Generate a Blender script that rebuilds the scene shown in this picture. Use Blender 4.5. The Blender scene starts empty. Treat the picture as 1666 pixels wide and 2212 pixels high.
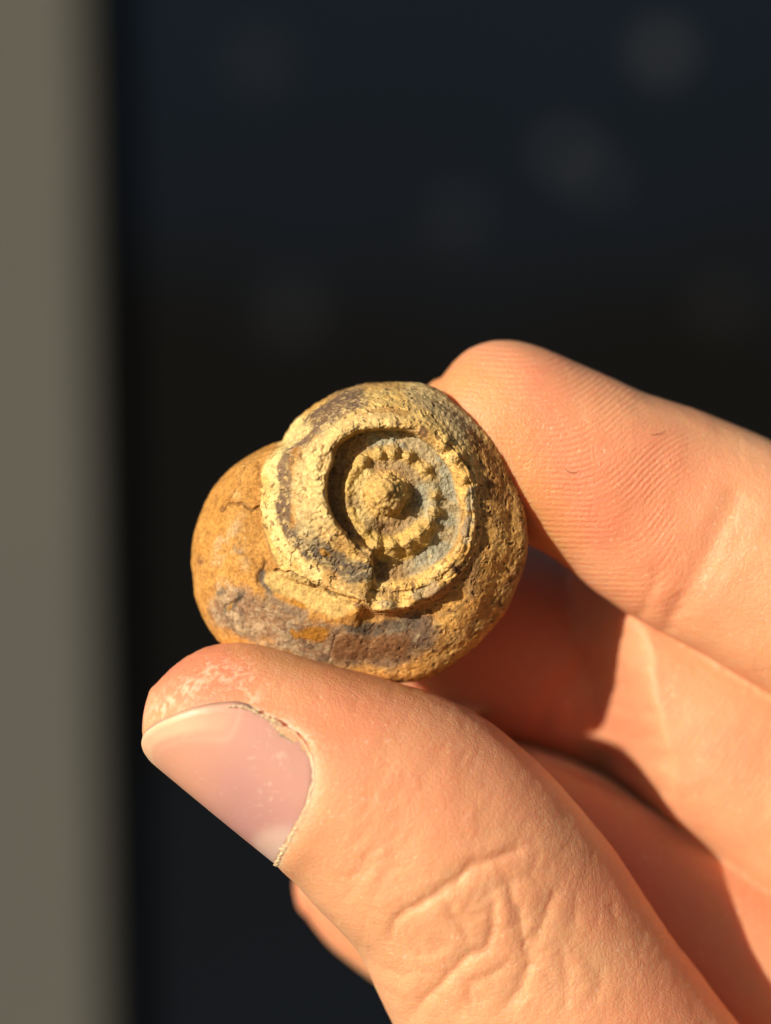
import bpy, math
import numpy as np
from mathutils import Vector

SC = bpy.context.scene
COL = SC.collection
R = math.radians
MM = 0.001

# ------------------------------------------------------------------ camera, sky, sun, exposure
CAM_D = 180.0                       # mm from the lens to the plane in focus
K = 66.0 / 1666.0                   # mm per pixel of the 1666x2212 view, on that plane
cam_data = bpy.data.cameras.new('camera')
cam = bpy.data.objects.new('camera', cam_data); COL.objects.link(cam)
cam.location = (0, -CAM_D * MM, 0)
cam.rotation_euler = (R(90), 0, 0)
cam_data.sensor_fit = 'VERTICAL'
cam_data.sensor_height = 24.0
cam_data.lens = 24.0 * CAM_D / (2212 * K)
cam_data.clip_start = 0.005
cam_data.clip_end = 50.0
cam_data.dof.use_dof = True
cam_data.dof.focus_distance = (CAM_D - 1.0) * MM
cam_data.dof.aperture_fstop = cam_data.lens / 7.5
SC.camera = cam

SUN_TILT, SUN_ROLL = 44.0, 20.0     # angle off the view axis; direction across the picture
sd = Vector((math.sin(R(SUN_TILT)) * math.cos(R(SUN_ROLL)), math.cos(R(SUN_TILT)),
             -math.sin(R(SUN_TILT)) * math.sin(R(SUN_ROLL))))
world = bpy.data.worlds.new('World'); SC.world = world
world.use_nodes = True
wn = world.node_tree
sky = wn.nodes.new('ShaderNodeTexSky')
sky.sky_type = 'NISHITA'; sky.sun_disc = False
sky.sun_elevation = math.asin(-sd.z)
sky.sun_rotation = math.atan2(-sd.x, -sd.y)
wn.links.new(sky.outputs[0], wn.nodes['Background'].inputs[0])
wn.nodes['Background'].inputs[1].default_value = 0.05
sun_data = bpy.data.lights.new('sun', 'SUN')
sun_data.energy = 5.0; sun_data.angle = R(0.5); sun_data.color = (1.0, 0.87, 0.68)
sun = bpy.data.objects.new('sun', sun_data); COL.objects.link(sun)
sun.rotation_euler = sd.to_track_quat('-Z', 'Y').to_euler()
SC.view_settings.view_transform = 'Standard'
SC.view_settings.look = 'None'
SC.view_settings.exposure = 0.22
SC.view_settings.gamma = 1.0

# ------------------------------------------------------------------ helpers
def U(px, py, d):
    """pixel of the 1666x2212 view at d mm beyond the focus plane -> point in mm"""
    px, py, d = np.broadcast_arrays(np.asarray(px, float), np.asarray(py, float), np.asarray(d, float))
    f = K * (CAM_D + d) / CAM_D
    return np.stack([(px - 833) * f, d, -(py - 1106) * f], -1)

def proj(P):
    f = K * (CAM_D + P[..., 1]) / CAM_D
    return P[..., 0] / f + 833, -P[..., 2] / f + 1106

rng = np.random.default_rng(7)
TAB = rng.random((64, 64, 64)).astype(np.float32)
def vnoise(p):
    p = np.asarray(p, np.float32)
    i = np.floor(p).astype(np.int32); f = p - i
    f = f * f * f * (f * (f * 6 - 15) + 10)
    a = i & 63; b = (i + 1) & 63
    fx, fy, fz = f[..., 0], f[..., 1], f[..., 2]
    def g(x, y, z): return TAB[x, y, z]
    x0 = g(a[..., 0], a[..., 1], a[..., 2]) * (1 - fx) + g(b[..., 0], a[..., 1], a[..., 2]) * fx
    x1 = g(a[..., 0], b[..., 1], a[..., 2]) * (1 - fx) + g(b[..., 0], b[..., 1], a[..., 2]) * fx
    x2 = g(a[..., 0], a[..., 1], b[..., 2]) * (1 - fx) + g(b[..., 0], a[..., 1], b[..., 2]) * fx
    x3 = g(a[..., 0], b[..., 1], b[..., 2]) * (1 - fx) + g(b[..., 0], b[..., 1], b[..., 2]) * fx
    y0 = x0 * (1 - fy) + x1 * fy; y1 = x2 * (1 - fy) + x3 * fy
    return (y0 * (1 - fz) + y1 * fz) * 2 - 1
_a, _b = .83, .61
ROT = (np.array([[math.cos(_a), -math.sin(_a), 0], [math.sin(_a), math.cos(_a), 0], [0, 0, 1]])
       @ np.array([[1, 0, 0], [0, math.cos(_b), -math.sin(_b)], [0, math.sin(_b), math.cos(_b)]])).astype(np.float32)
def fbm(p, scale, octs=4, off=0.0, gain=0.5):
    """p in mm, scale = size in mm of the largest lump; about -1..1"""
    q = (np.asarray(p, np.float32) / scale + off) @ ROT
    s, a, t = 0, 1.0, 0
    for o in range(octs):
        s = s + a * vnoise(q); t += a
        q = (q @ ROT) * 2.03 + 17.3; a *= gain
    return s / t * 1.5
def sstep(a, b, x):
    t = np.clip((x - a) / (b - a), 0, 1)
    return t * t * (3 - 2 * t)
def mix(a, b, m):
    return a * (1 - m[..., None]) + np.asarray(b) * m[..., None]

def pchip(x, y, xi):
    """monotone cubic through (x, y); y may carry extra columns"""
    x = np.asarray(x, float); y = np.asarray(y, float)
    one = y.ndim == 1
    if one: y = y[:, None]
    h = np.diff(x)[:, None]; s = np.diff(y, axis=0) / h
    m = np.zeros_like(y)
    w1 = 2 * h[1:] + h[:-1]; w2 = h[1:] + 2 * h[:-1]
    same = s[1:] * s[:-1] > 0
    with np.errstate(divide='ignore', invalid='ignore'):
        m[1:-1] = np.where(same, (w1 + w2) / (w1 / s[:-1] + w2 / s[1:]), 0)
    m[0] = s[0]; m[-1] = s[-1]
    k = np.clip(np.searchsorted(x, xi) - 1, 0, len(x) - 2)
    t = ((xi - x[k]) / h[k, 0])[:, None]; hh = h[k]
    r = ((2*t**3 - 3*t**2 + 1) * y[k] + (t**3 - 2*t**2 + t) * hh * m[k]
         + (-2*t**3 + 3*t**2) * y[k+1] + (t**3 - t**2) * hh * m[k+1])
    return r[:, 0] if one else r
def pchip_ring(ang, y, xi):
    ang = np.asarray(ang, float); y = np.asarray(y, float)
    n = len(ang)
    A = np.concatenate([ang - 360, ang, ang + 360]); Y = np.concatenate([y, y, y])
    return pchip(A, Y, xi)
def dist_poly(px, py, pts):
    """distance to an open polyline and the place along it (0..1)"""
    pts = np.asarray(pts, float)
    seg = np.hypot(*np.diff(pts, axis=0).T); cum = np.concatenate([[0], np.cumsum(seg)])
    best = np.full(px.shape, 1e9); loc = np.zeros(px.shape)
    for i in range(len(pts) - 1):
        a, b = pts[i], pts[i+1]; d = b - a
        t = np.clip(((px - a[0]) * d[0] + (py - a[1]) * d[1]) / max(d @ d, 1e-9), 0, 1)
        q = np.hypot(px - a[0] - t * d[0], py - a[1] - t * d[1])
        m = q < best
        best = np.where(m, q, best); loc = np.where(m, (cum[i] + t * seg[i]) / cum[-1], loc)
    return best, loc
def smooth_line(pts, n=40):
    pts = np.asarray(pts, float)
    c = np.concatenate([[0], np.cumsum(np.linalg.norm(np.diff(pts, axis=0), axis=1))])
    return pchip(c, pts, np.linspace(0, c[-1], n))

def mesh_from(name, V, F, mat, normals=None, attrs=None):
    me = bpy.data.meshes.new(name)
    F = np.asarray(F, np.int32); V = np.asarray(V, np.float32)
    nl = F.shape[1]
    me.vertices.add(len(V)); me.vertices.foreach_set('co', V.ravel())
    me.loops.add(F.size); me.loops.foreach_set('vertex_index', F.ravel())
    me.polygons.add(len(F))
    me.polygons.foreach_set('loop_start', np.arange(0, F.size, nl, dtype=np.int32))
    me.polygons.foreach_set('use_smooth', np.ones(len(F), bool))
    me.update(calc_edges=True); me.validate()
    for k, a in (attrs or {}).items():
        a = np.asarray(a, np.float32)
        if a.ndim == 2:
            at = me.attributes.new(k, 'FLOAT_COLOR', 'POINT')
            at.data.foreach_set('color', np.concatenate([a, np.ones((len(a), 1), np.float32)], 1).ravel())
        else:
            at = me.attributes.new(k, 'FLOAT', 'POINT'); at.data.foreach_set('value', a)
    if normals is not None:
        me.normals_split_custom_set_from_vertices(np.asarray(normals, float).tolist())
    if mat: me.materials.append(mat)
    return me
def link(name, me, parent=None):
    o = bpy.data.objects.new(name, me); COL.objects.link(o)
    if parent: o.parent = parent
    return o
def tag(o, label, cat, group=None):
    o['label'] = label; o['category'] = cat
    if group: o['group'] = group
def grid_normals(P, wrap):
    """normals of a (rows, cols, 3) grid; columns wrap"""
    du = np.roll(P, -1, 1) - np.roll(P, 1, 1)
    dv = np.gradient(P, axis=0)
    n = np.cross(du, dv); return n / np.maximum(np.linalg.norm(n, axis=-1, keepdims=True), 1e-12)

class Mat:
    """small node-graph writer"""
    def __init__(s, name):
        s.m = bpy.data.materials.new(name); s.m.use_nodes = True
        s.t = s.m.node_tree; s.b = s.t.nodes['Principled BSDF']
    def n(s, kind, **kw):
        nd = s.t.nodes.new(kind)
        for k, v in kw.items(): setattr(nd, k, v)
        return nd
    def l(s, a, b): s.t.links.new(a, b)
    def set(s, **kw):
        for k, v in kw.items(): s.b.inputs[k.replace('_', ' ')].default_value = v
    def attr(s, name, out='Fac'): return s.n('ShaderNodeAttribute', attribute_name=name).outputs[out]
    def coords(s): return s.n('ShaderNodeTexCoord').outputs['Object']
    def noise(s, scale, detail=4, rough=.55, dist=0.0):
        nd = s.n('ShaderNodeTexNoise'); nd.inputs['Scale'].default_value = scale
        nd.inputs['Detail'].default_value = detail; nd.inputs['Roughness'].default_value = rough
        nd.inputs['Distortion'].default_value = dist
        s.l(s.coords(), nd.inputs['Vector']); return nd.outputs['Fac']
    def voro(s, scale, feature='F1'):
        nd = s.n('ShaderNodeTexVoronoi', feature=feature); nd.inputs['Scale'].default_value = scale
        s.l(s.coords(), nd.inputs['Vector']); return nd.outputs['Distance']
    def math(s, op, a, b=None, c=None):
        nd = s.n('ShaderNodeMath', operation=op)
        for i, v in enumerate((a, b, c)):
            if v is None: continue
            if isinstance(v, (int, float)): nd.inputs[i].default_value = v
            else: s.l(v, nd.inputs[i])
        return nd.outputs[0]
    def ramp(s, fac, stops):
        nd = s.n('ShaderNodeValToRGB'); el = nd.color_ramp.elements
        while len(el) < len(stops): el.new(.5)
        for e, (p, c) in zip(el, stops):
            e.position = p; e.color = (*c, 1) if len(c) == 3 else c
        s.l(fac, nd.inputs[0]); return nd.outputs[0]
    def mixc(s, fac, a, b, blend='MIX'):
        nd = s.n('ShaderNodeMix', data_type='RGBA', blend_type=blend)
        for i, v in ((0, fac), (6, a), (7, b)):
            if isinstance(v, (int, float)): nd.inputs[i].default_value = v
            elif isinstance(v, tuple): nd.inputs[i].default_value = (*v, 1)
            else: s.l(v, nd.inputs[i])
        return nd.outputs[2]
    def bump(s, h, dist, strength=1.0, prev=None):
        nd = s.n('ShaderNodeBump'); nd.inputs['Distance'].default_value = dist
        nd.inputs['Strength'].default_value = strength
        s.l(h, nd.inputs['Height'])
        if prev is not None: s.l(prev, nd.inputs['Normal'])
        return nd.outputs[0]

# ------------------------------------------------------------------ materials
def skin_material():
    m = Mat('skin')
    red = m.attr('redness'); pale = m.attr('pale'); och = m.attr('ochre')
    blot = m.noise(260, 3); fine = m.noise(2600, 3, .6)
    c = m.mixc(red, (.77, .415, .235), (.76, .265, .155))
    c = m.mixc(m.math('MULTIPLY', m.math('SUBTRACT', blot, .35), .8), c, (.72, .32, .165))
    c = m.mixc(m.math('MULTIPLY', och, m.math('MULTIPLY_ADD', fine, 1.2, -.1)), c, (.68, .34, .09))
    c = m.mixc(pale, c, (.86, .70, .54))
    speck = m.ramp(m.noise(2600, 2, .5), [(.66, (0, 0, 0)), (.73, (1, 1, 1))])  # pale dust flecks and skin glints, both put into the base colour
    c = m.mixc(m.math('MULTIPLY', speck, .4), c, (.88, .72, .55))
    m.l(c, m.b.inputs['Base Color'])
    m.set(Subsurface_Weight=.75, Subsurface_Radius=(1.0, .30, .12), Subsurface_Scale=.0021,
          Roughness=.5, Specular_IOR_Level=.42)
    m.l(m.math('MULTIPLY_ADD', fine, .3, .30), m.b.inputs['Roughness'])
    ridge = m.math('MULTIPLY', m.math('SINE', m.attr('ridge_phase')), m.attr('ridge_mask'))
    b = m.bump(ridge, .000026, .7)
    cell = m.ramp(m.voro(1900, 'DISTANCE_TO_EDGE'), [(0, (0, 0, 0)), (.16, (1, 1, 1))])
    b = m.bump(cell, .00003, .7, b)
    b = m.bump(m.noise(1100, 4, .6), .00008, .5, b)
    b = m.bump(m.noise(5200, 3, .65), .00006, .75, b)
    m.l(b, m.b.inputs['Normal'])
    return m.m
def nail_material():
    m = Mat('nail')
    c = m.attr('tint', 'Color')
    scr = m.n('ShaderNodeTexNoise'); scr.inputs['Scale'].default_value = 1; scr.inputs['Detail'].default_value = 3
    mp = m.n('ShaderNodeMapping'); mp.inputs['Scale'].default_value = (500, 3000, 3000); mp.inputs['Rotation'].default_value = (.4, .5, .3)
    m.l(m.coords(), mp.inputs[0]); m.l(mp.outputs[0], scr.inputs['Vector'])
    c = m.mixc(m.math('MULTIPLY', m.ramp(scr.outputs['Fac'], [(.64, (0,0,0)), (.72, (1,1,1))]), .18), c, (.85, .7, .62))
    m.l(c, m.b.inputs['Base Color'])
    m.set(Subsurface_Weight=.5, Subsurface_Radius=(1.0, .4, .25), Subsurface_Scale=.0012,
          Specular_IOR_Level=.5)
    m.l(m.math('MULTIPLY_ADD', m.noise(1500, 4), .25, .27), m.b.inputs['Roughness'])
    b = m.bump(scr.outputs['Fac'], .00002, .5)
    b = m.bump(m.noise(350, 2), .00012, .35, b)
    m.l(b, m.b.inputs['Normal'])
    return m.m
def cuticle_material():
    m = Mat('dry_skin')
    m.l(m.mixc(m.noise(1800, 3), (.74, .48, .28), (.88, .72, .50)), m.b.inputs['Base Color'])
    m.set(Roughness=.6, Subsurface_Weight=.3, Subsurface_Radius=(1, .5, .3), Subsurface_Scale=.0006)
    m.l(m.bump(m.noise(3500, 3), .00008, .8), m.b.inputs['Normal'])
    return m.m
def fossil_material():
    m = Mat('fossil')
    c = m.attr('tint', 'Color')
    g = m.noise(3800, 4, .65); g2 = m.noise(1300, 5, .65)
    c = m.mixc(1.0, c, m.ramp(g, [(.3, (.62, .58, .55)), (.55, (1, 1, 1)), (.75, (1.22, 1.2, 1.15))]), 'MULTIPLY')
    c = m.mixc(1.0, c, m.ramp(g2, [(.3, (.74, .70, .66)), (.52, (1, 1, 1)), (.75, (1.16, 1.14, 1.1))]), 'MULTIPLY')
    pit = m.ramp(m.voro(2100), [(.07, (1, 1, 1)), (.14, (0, 0, 0))])
    pm = m.math('MULTIPLY', pit, m.ramp(g2, [(.52, (0,0,0)), (.62, (1,1,1))]))
    c = m.mixc(m.math('MULTIPLY', pm, .6), c, (.10, .055, .03))
    m.l(c, m.b.inputs['Base Color'])
    m.set(Roughness=.85, Specular_IOR_Level=.18)
    b = m.bump(g2, .0001, .6)
    b = m.bump(g, .00008, .7, b)
    b = m.bump(pm, -.0001, .7, b)
    m.l(b, m.b.inputs['Normal'])
    return m.m
def post_material():
    m = Mat('post_paint')
    m.l(m.mixc(m.noise(6, 3), (.088, .089, .083), (.074, .077, .074)), m.b.inputs['Base Color'])
    m.set(Roughness=.9, Specular_IOR_Level=.1)
    m.l(m.bump(m.noise(300, 3), .0005, .4), m.b.inputs['Normal'])
    return m.m
def dark_material(spots):
    m = Mat('dark_paint')
    pos = m.coords()
    sep = m.n('ShaderNodeSeparateXYZ'); m.l(pos, sep.inputs[0])
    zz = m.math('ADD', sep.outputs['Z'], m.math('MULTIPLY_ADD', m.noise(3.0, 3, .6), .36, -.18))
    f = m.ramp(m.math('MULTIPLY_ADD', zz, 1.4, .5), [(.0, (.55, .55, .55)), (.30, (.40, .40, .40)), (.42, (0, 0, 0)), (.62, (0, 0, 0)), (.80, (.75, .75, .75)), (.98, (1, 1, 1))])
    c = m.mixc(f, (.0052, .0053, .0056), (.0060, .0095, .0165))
    for (x, z, r, s) in spots:                       # out-of-focus glints, painted into the wall colour as pale spots
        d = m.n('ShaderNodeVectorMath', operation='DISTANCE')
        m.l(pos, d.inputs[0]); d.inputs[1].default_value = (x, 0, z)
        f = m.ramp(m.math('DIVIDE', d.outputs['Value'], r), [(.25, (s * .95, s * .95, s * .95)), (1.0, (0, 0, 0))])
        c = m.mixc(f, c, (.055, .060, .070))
    m.l(c, m.b.inputs['Base Color'])
    m.set(Roughness=1.0, Specular_IOR_Level=0.0)
    return m.m

# ------------------------------------------------------------------ dark wall and post behind
def box(name, lo, hi, mat, bevel):
    import bmesh
    bm = bmesh.new(); bmesh.ops.create_cube(bm, size=1)
    lo = Vector(lo); hi = Vector(hi)
    for v in bm.verts:
        v.co = Vector([(lo[i] + hi[i]) / 2 + v.co[i] * (hi[i] - lo[i]) for i in range(3)])
    bmesh.ops.bevel(bm, geom=bm.edges[:], offset=bevel, segments=3, affect='EDGES', profile=.5)
    me = bpy.data.meshes.new(name); bm.to_mesh(me); bm.free(); me.materials.append(mat)
    return me
def back_xz(px, py, d):
    p = U(px, py, d); return p[0] * MM, p[2] * MM
WALL_D = 1180.0
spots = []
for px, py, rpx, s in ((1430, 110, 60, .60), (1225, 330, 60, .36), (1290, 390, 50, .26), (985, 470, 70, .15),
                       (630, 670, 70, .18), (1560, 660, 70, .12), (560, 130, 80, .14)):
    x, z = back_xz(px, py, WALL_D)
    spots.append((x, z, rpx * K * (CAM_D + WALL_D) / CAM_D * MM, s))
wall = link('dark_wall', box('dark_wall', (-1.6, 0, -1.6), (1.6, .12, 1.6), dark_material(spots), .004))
wall.location = (0, WALL_D * MM, 0)
tag(wall, 'dark blue-black wall far behind the hand, out of focus with faint painted glint spots', 'wall')

POST_D = 1150.0
p_top = back_xz(196, 0, POST_D); p_bot = back_xz(244, 2212, POST_D)
post = link('post', box('post', (-.40, 0, -1.3), (0, .028, 1.3), post_material(), .0125))
post.location = ((p_top[0] + p_bot[0]) / 2, POST_D * MM, 0)
post.rotation_euler = (0, -math.atan2(p_bot[0] - p_top[0], p_top[1] - p_bot[1]), 0)
tag(post, 'plain grey-beige upright post, blurred, in front of the dark wall', 'post')

# ------------------------------------------------------------------ the fossil shell
# worked out in "Z": pixels of a closer view; 1 Z = .48826 px of the 1666x2212 view
ZK = 0.48826
def z2d(x, y): return 379.6 + x * ZK, 786.3 + y * ZK
def d2z(x, y): return (x - 379.6) / ZK, (y - 786.3) / ZK
SX, SY = 935.0, 580.0
SHELL_D = 5.0
# outline seen from the apex
OUT = [(195,1225),(130,1140),(90,1050),(75,950),(68,850),(75,770),(95,690),(125,610),(165,540),(220,480),(290,425),
       (370,375),(430,346),(472,332),(510,270),(570,215),(640,165),(720,125),(800,98),(900,80),(970,75),(1050,80),(1130,100),
       (1180,120),(1250,175),(1330,250),(1400,330),(1450,410),(1490,500),(1530,600),(1555,690),(1562,780),(1550,880),
       (1510,990),(1460,1090),(1390,1190),(1300,1280),(1200,1350),(1100,1395),(1000,1410),(900,1424),(780,1428),
       (640,1415),(500,1385),(370,1335),(270,1285)]
# radial profiles by angle (0 right, 90 down): r in Z, height in mm toward the lens, for
# spire shoulder, spire base, platform, ring, ring foot, wall foot, rim, crest, middle, suture in, suture out, flank, outer flank
PROF = {
  0: ([66, 100, 150, 205, 245, 300, 314, 345, 372, 392, 410, 480, 550], [8.9, 7.2, 6.95, 7.05, 6.6, 6.5, 7.0, 7.6, 7.5, 7.1, 6.7, 5.6, 4.2]),
  20: ([66, 100, 150, 215, 250, 330, 345, 375, 400, 420, 440, 530, 610], [8.9, 7.2, 6.95, 7.05, 6.4, 6.3, 6.8, 7.3, 7.2, 6.8, 6.4, 5.3, 3.9]),
  45: ([66, 100, 152, 225, 265, 365, 382, 410, 432, 455, 485, 580, 670], [8.9, 7.2, 6.75, 7.0, 6.1, 5.9, 6.4, 6.9, 6.8, 6.5, 5.9, 4.8, 3.0]),
  72: ([66, 100, 155, 228, 285, 365, 385, 420, 450, 487, 532, 650, 750], [8.9, 7.2, 6.6, 7.0, 5.8, 5.8, 6.0, 6.4, 6.2, 6.6, 4.9, 4.1, 2.5]),
  96: ([66, 100, 160, 225, 278, 372, 394, 425, 455, 497, 536, 660, 765], [8.9, 7.2, 6.6, 7.0, 6.2, 6.0, 6.2, 6.3, 6.1, 6.6, 4.8, 4.0, 2.3]),
  106: ([66, 100, 160, 205, 228, 246, 257, 280, 350, 470, 484, 620, 750], [8.9, 7.2, 7.0, 7.1, 6.9, 6.9, 7.9, 8.3, 7.7, 6.9, 6.2, 5.0, 2.9]),
  125: ([66, 100, 150, 190, 215, 236, 248, 269, 380, 495, 508, 650, 800], [8.9, 7.4, 7.45, 7.7, 7.1, 7.0, 8.3, 8.55, 7.35, 6.3, 5.5, 4.9, 3.0]),
  145: ([66, 100, 150, 180, 208, 247, 262, 279, 420, 572, 588, 700, 850], [8.9, 7.4, 7.45, 7.7, 7.2, 6.9, 8.9, 9.05, 7.75, 5.7, 5.2, 5.0, 3.0]),
  165: ([66, 100, 150, 178, 204, 254, 268, 286, 420, 562, 580, 680, 790], [8.9, 7.4, 7.45, 7.7, 7.0, 6.8, 9.2, 9.35, 8.05, 5.5, 4.9, 4.8, 3.1]),
  185: ([66, 100, 150, 178, 204, 266, 280, 297, 420, 558, 576, 640, 700], [8.9, 7.4, 7.45, 7.7, 6.9, 6.8, 9.3, 9.45, 8.25, 5.7, 5.0, 4.6, 3.0]),
  200: ([66, 100, 150, 180, 210, 275, 288, 306, 430, 540, 556, 570, 586], [8.9, 7.4, 7.45, 7.7, 6.8, 6.8, 9.3, 9.35, 7.85, 4.6, 3.7, 3.2, 2.0]),
  207: ([66, 100, 150, 182, 212, 275, 288, 309, 420, 495, 504, 512, 521], [8.9, 7.4, 7.45, 7.7, 6.8, 6.8, 9.3, 9.25, 7.55, 4.0, 3.3, 2.6, 1.6]),
  225: ([66, 100, 150, 185, 215, 308, 323, 342, 405, 450, 460, 480, 500], [8.9, 7.4, 7.45, 7.7, 6.7, 6.7, 9.0, 9.15, 7.75, 6.7, 6.4, 5.0, 3.2]),
  250: ([66, 100, 148, 187, 220, 296, 310, 333, 380, 420, 430, 460, 488], [8.9, 7.2, 6.95, 7.05, 6.8, 6.7, 8.7, 9.0, 8.1, 6.9, 6.6, 5.2, 3.0]),
  270: ([66, 100, 148, 187, 222, 284, 297, 320, 370, 415, 425, 455, 485], [8.9, 7.2, 6.95, 7.05, 6.7, 6.6, 8.4, 8.8, 8.0, 6.9, 6.6, 5.3, 3.4]),
  295: ([66, 100, 148, 190, 225, 287, 300, 328, 370, 410, 425, 460, 492], [8.9, 7.2, 6.95, 7.05, 6.6, 6.5, 7.9, 8.5, 7.8, 6.9, 6.6, 5.5, 4.2]),
  320: ([66, 100, 148, 198, 235, 286, 298, 332, 362, 392, 412, 450, 485], [8.9, 7.2, 6.95, 7.05, 6.6, 6.5, 7.4, 8.1, 7.9, 7.3, 6.8, 5.7, 4.3]),
  340: ([66, 100, 148, 203, 240, 292, 305, 340, 368, 392, 412, 462, 508], [8.9, 7.2, 6.95, 7.05, 6.6, 6.5, 7.2, 7.8, 7.6, 7.2, 6.7, 5.6, 4.3]),
}
HC = {0:3.0, 20:2.5, 45:.8, 75:0, 110:0, 180:0, 250:0, 275:.8, 300:2.6, 330:3.0}
NODULES = [(782,470,28,.30,0),(765,560,24,.16,0),(828,432,27,.50,0),(903,400,30,.80,0),(962,395,31,.88,0),
           (1032,407,31,.80,0),(1102,468,29,.62,0),(1150,585,30,.40,0),(1150,655,30,.60,0),(1132,712,34,.70,0),
           (1082,757,44,1.0,0),(1030,802,42,.85,0),(960,816,45,1.0,0),(882,806,42,.8,0),(962,868,30,.4,0),
           (1190,350,38,.55,1),(1248,415,40,.6,1),(1290,495,34,.5,1),(1302,560,28,.36,1),(1300,640,29,.38,1),
           (1292,745,30,.4,1),(1264,806,26,.34,1),(1232,900,28,.35,1),(1155,990,42,.5,1),
           (1055,1035,42,.55,1),(940,1072,46,.8,1),(805,1085,44,.75,1),(780,800,42,.35,1)]
CRACKS = [([(195,645),(240,625),(290,622),(345,648),(362,640)], 7, .28),
          ([(225,600),(262,545),(300,470),(340,420)], 6, .18),
          ([(400,880),(380,930),(378,965)], 14, .25),
          ([(440,915),(500,922),(560,950),(640,985),(720,1035)], 6, .3),
          ([(372,430),(366,520),(362,620),(375,720),(410,800),(445,900)], 6, .14),
          ([(220,1080),(260,1050),(295,1040)], 9, .22),
          ([(770,760),(815,815),(850,845)], 8, .25),
          ([(640,470),(660,410),(690,370)], 6, .25),
          ([(700,1180),(690,1260),(680,1320)], 4, .12),
          ([(850,210),(900,190),(1000,185),(1060,180)], 5, .10),
          ([(1180,330),(1240,380),(1300,460)], 6, .2),
          ([(860,1000),(960,1012),(1080,1000),(1170,950),(1240,890)], 7, .2),
          ([(770,1060),(860,1050),(960,1030)], 6, .15)]

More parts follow.
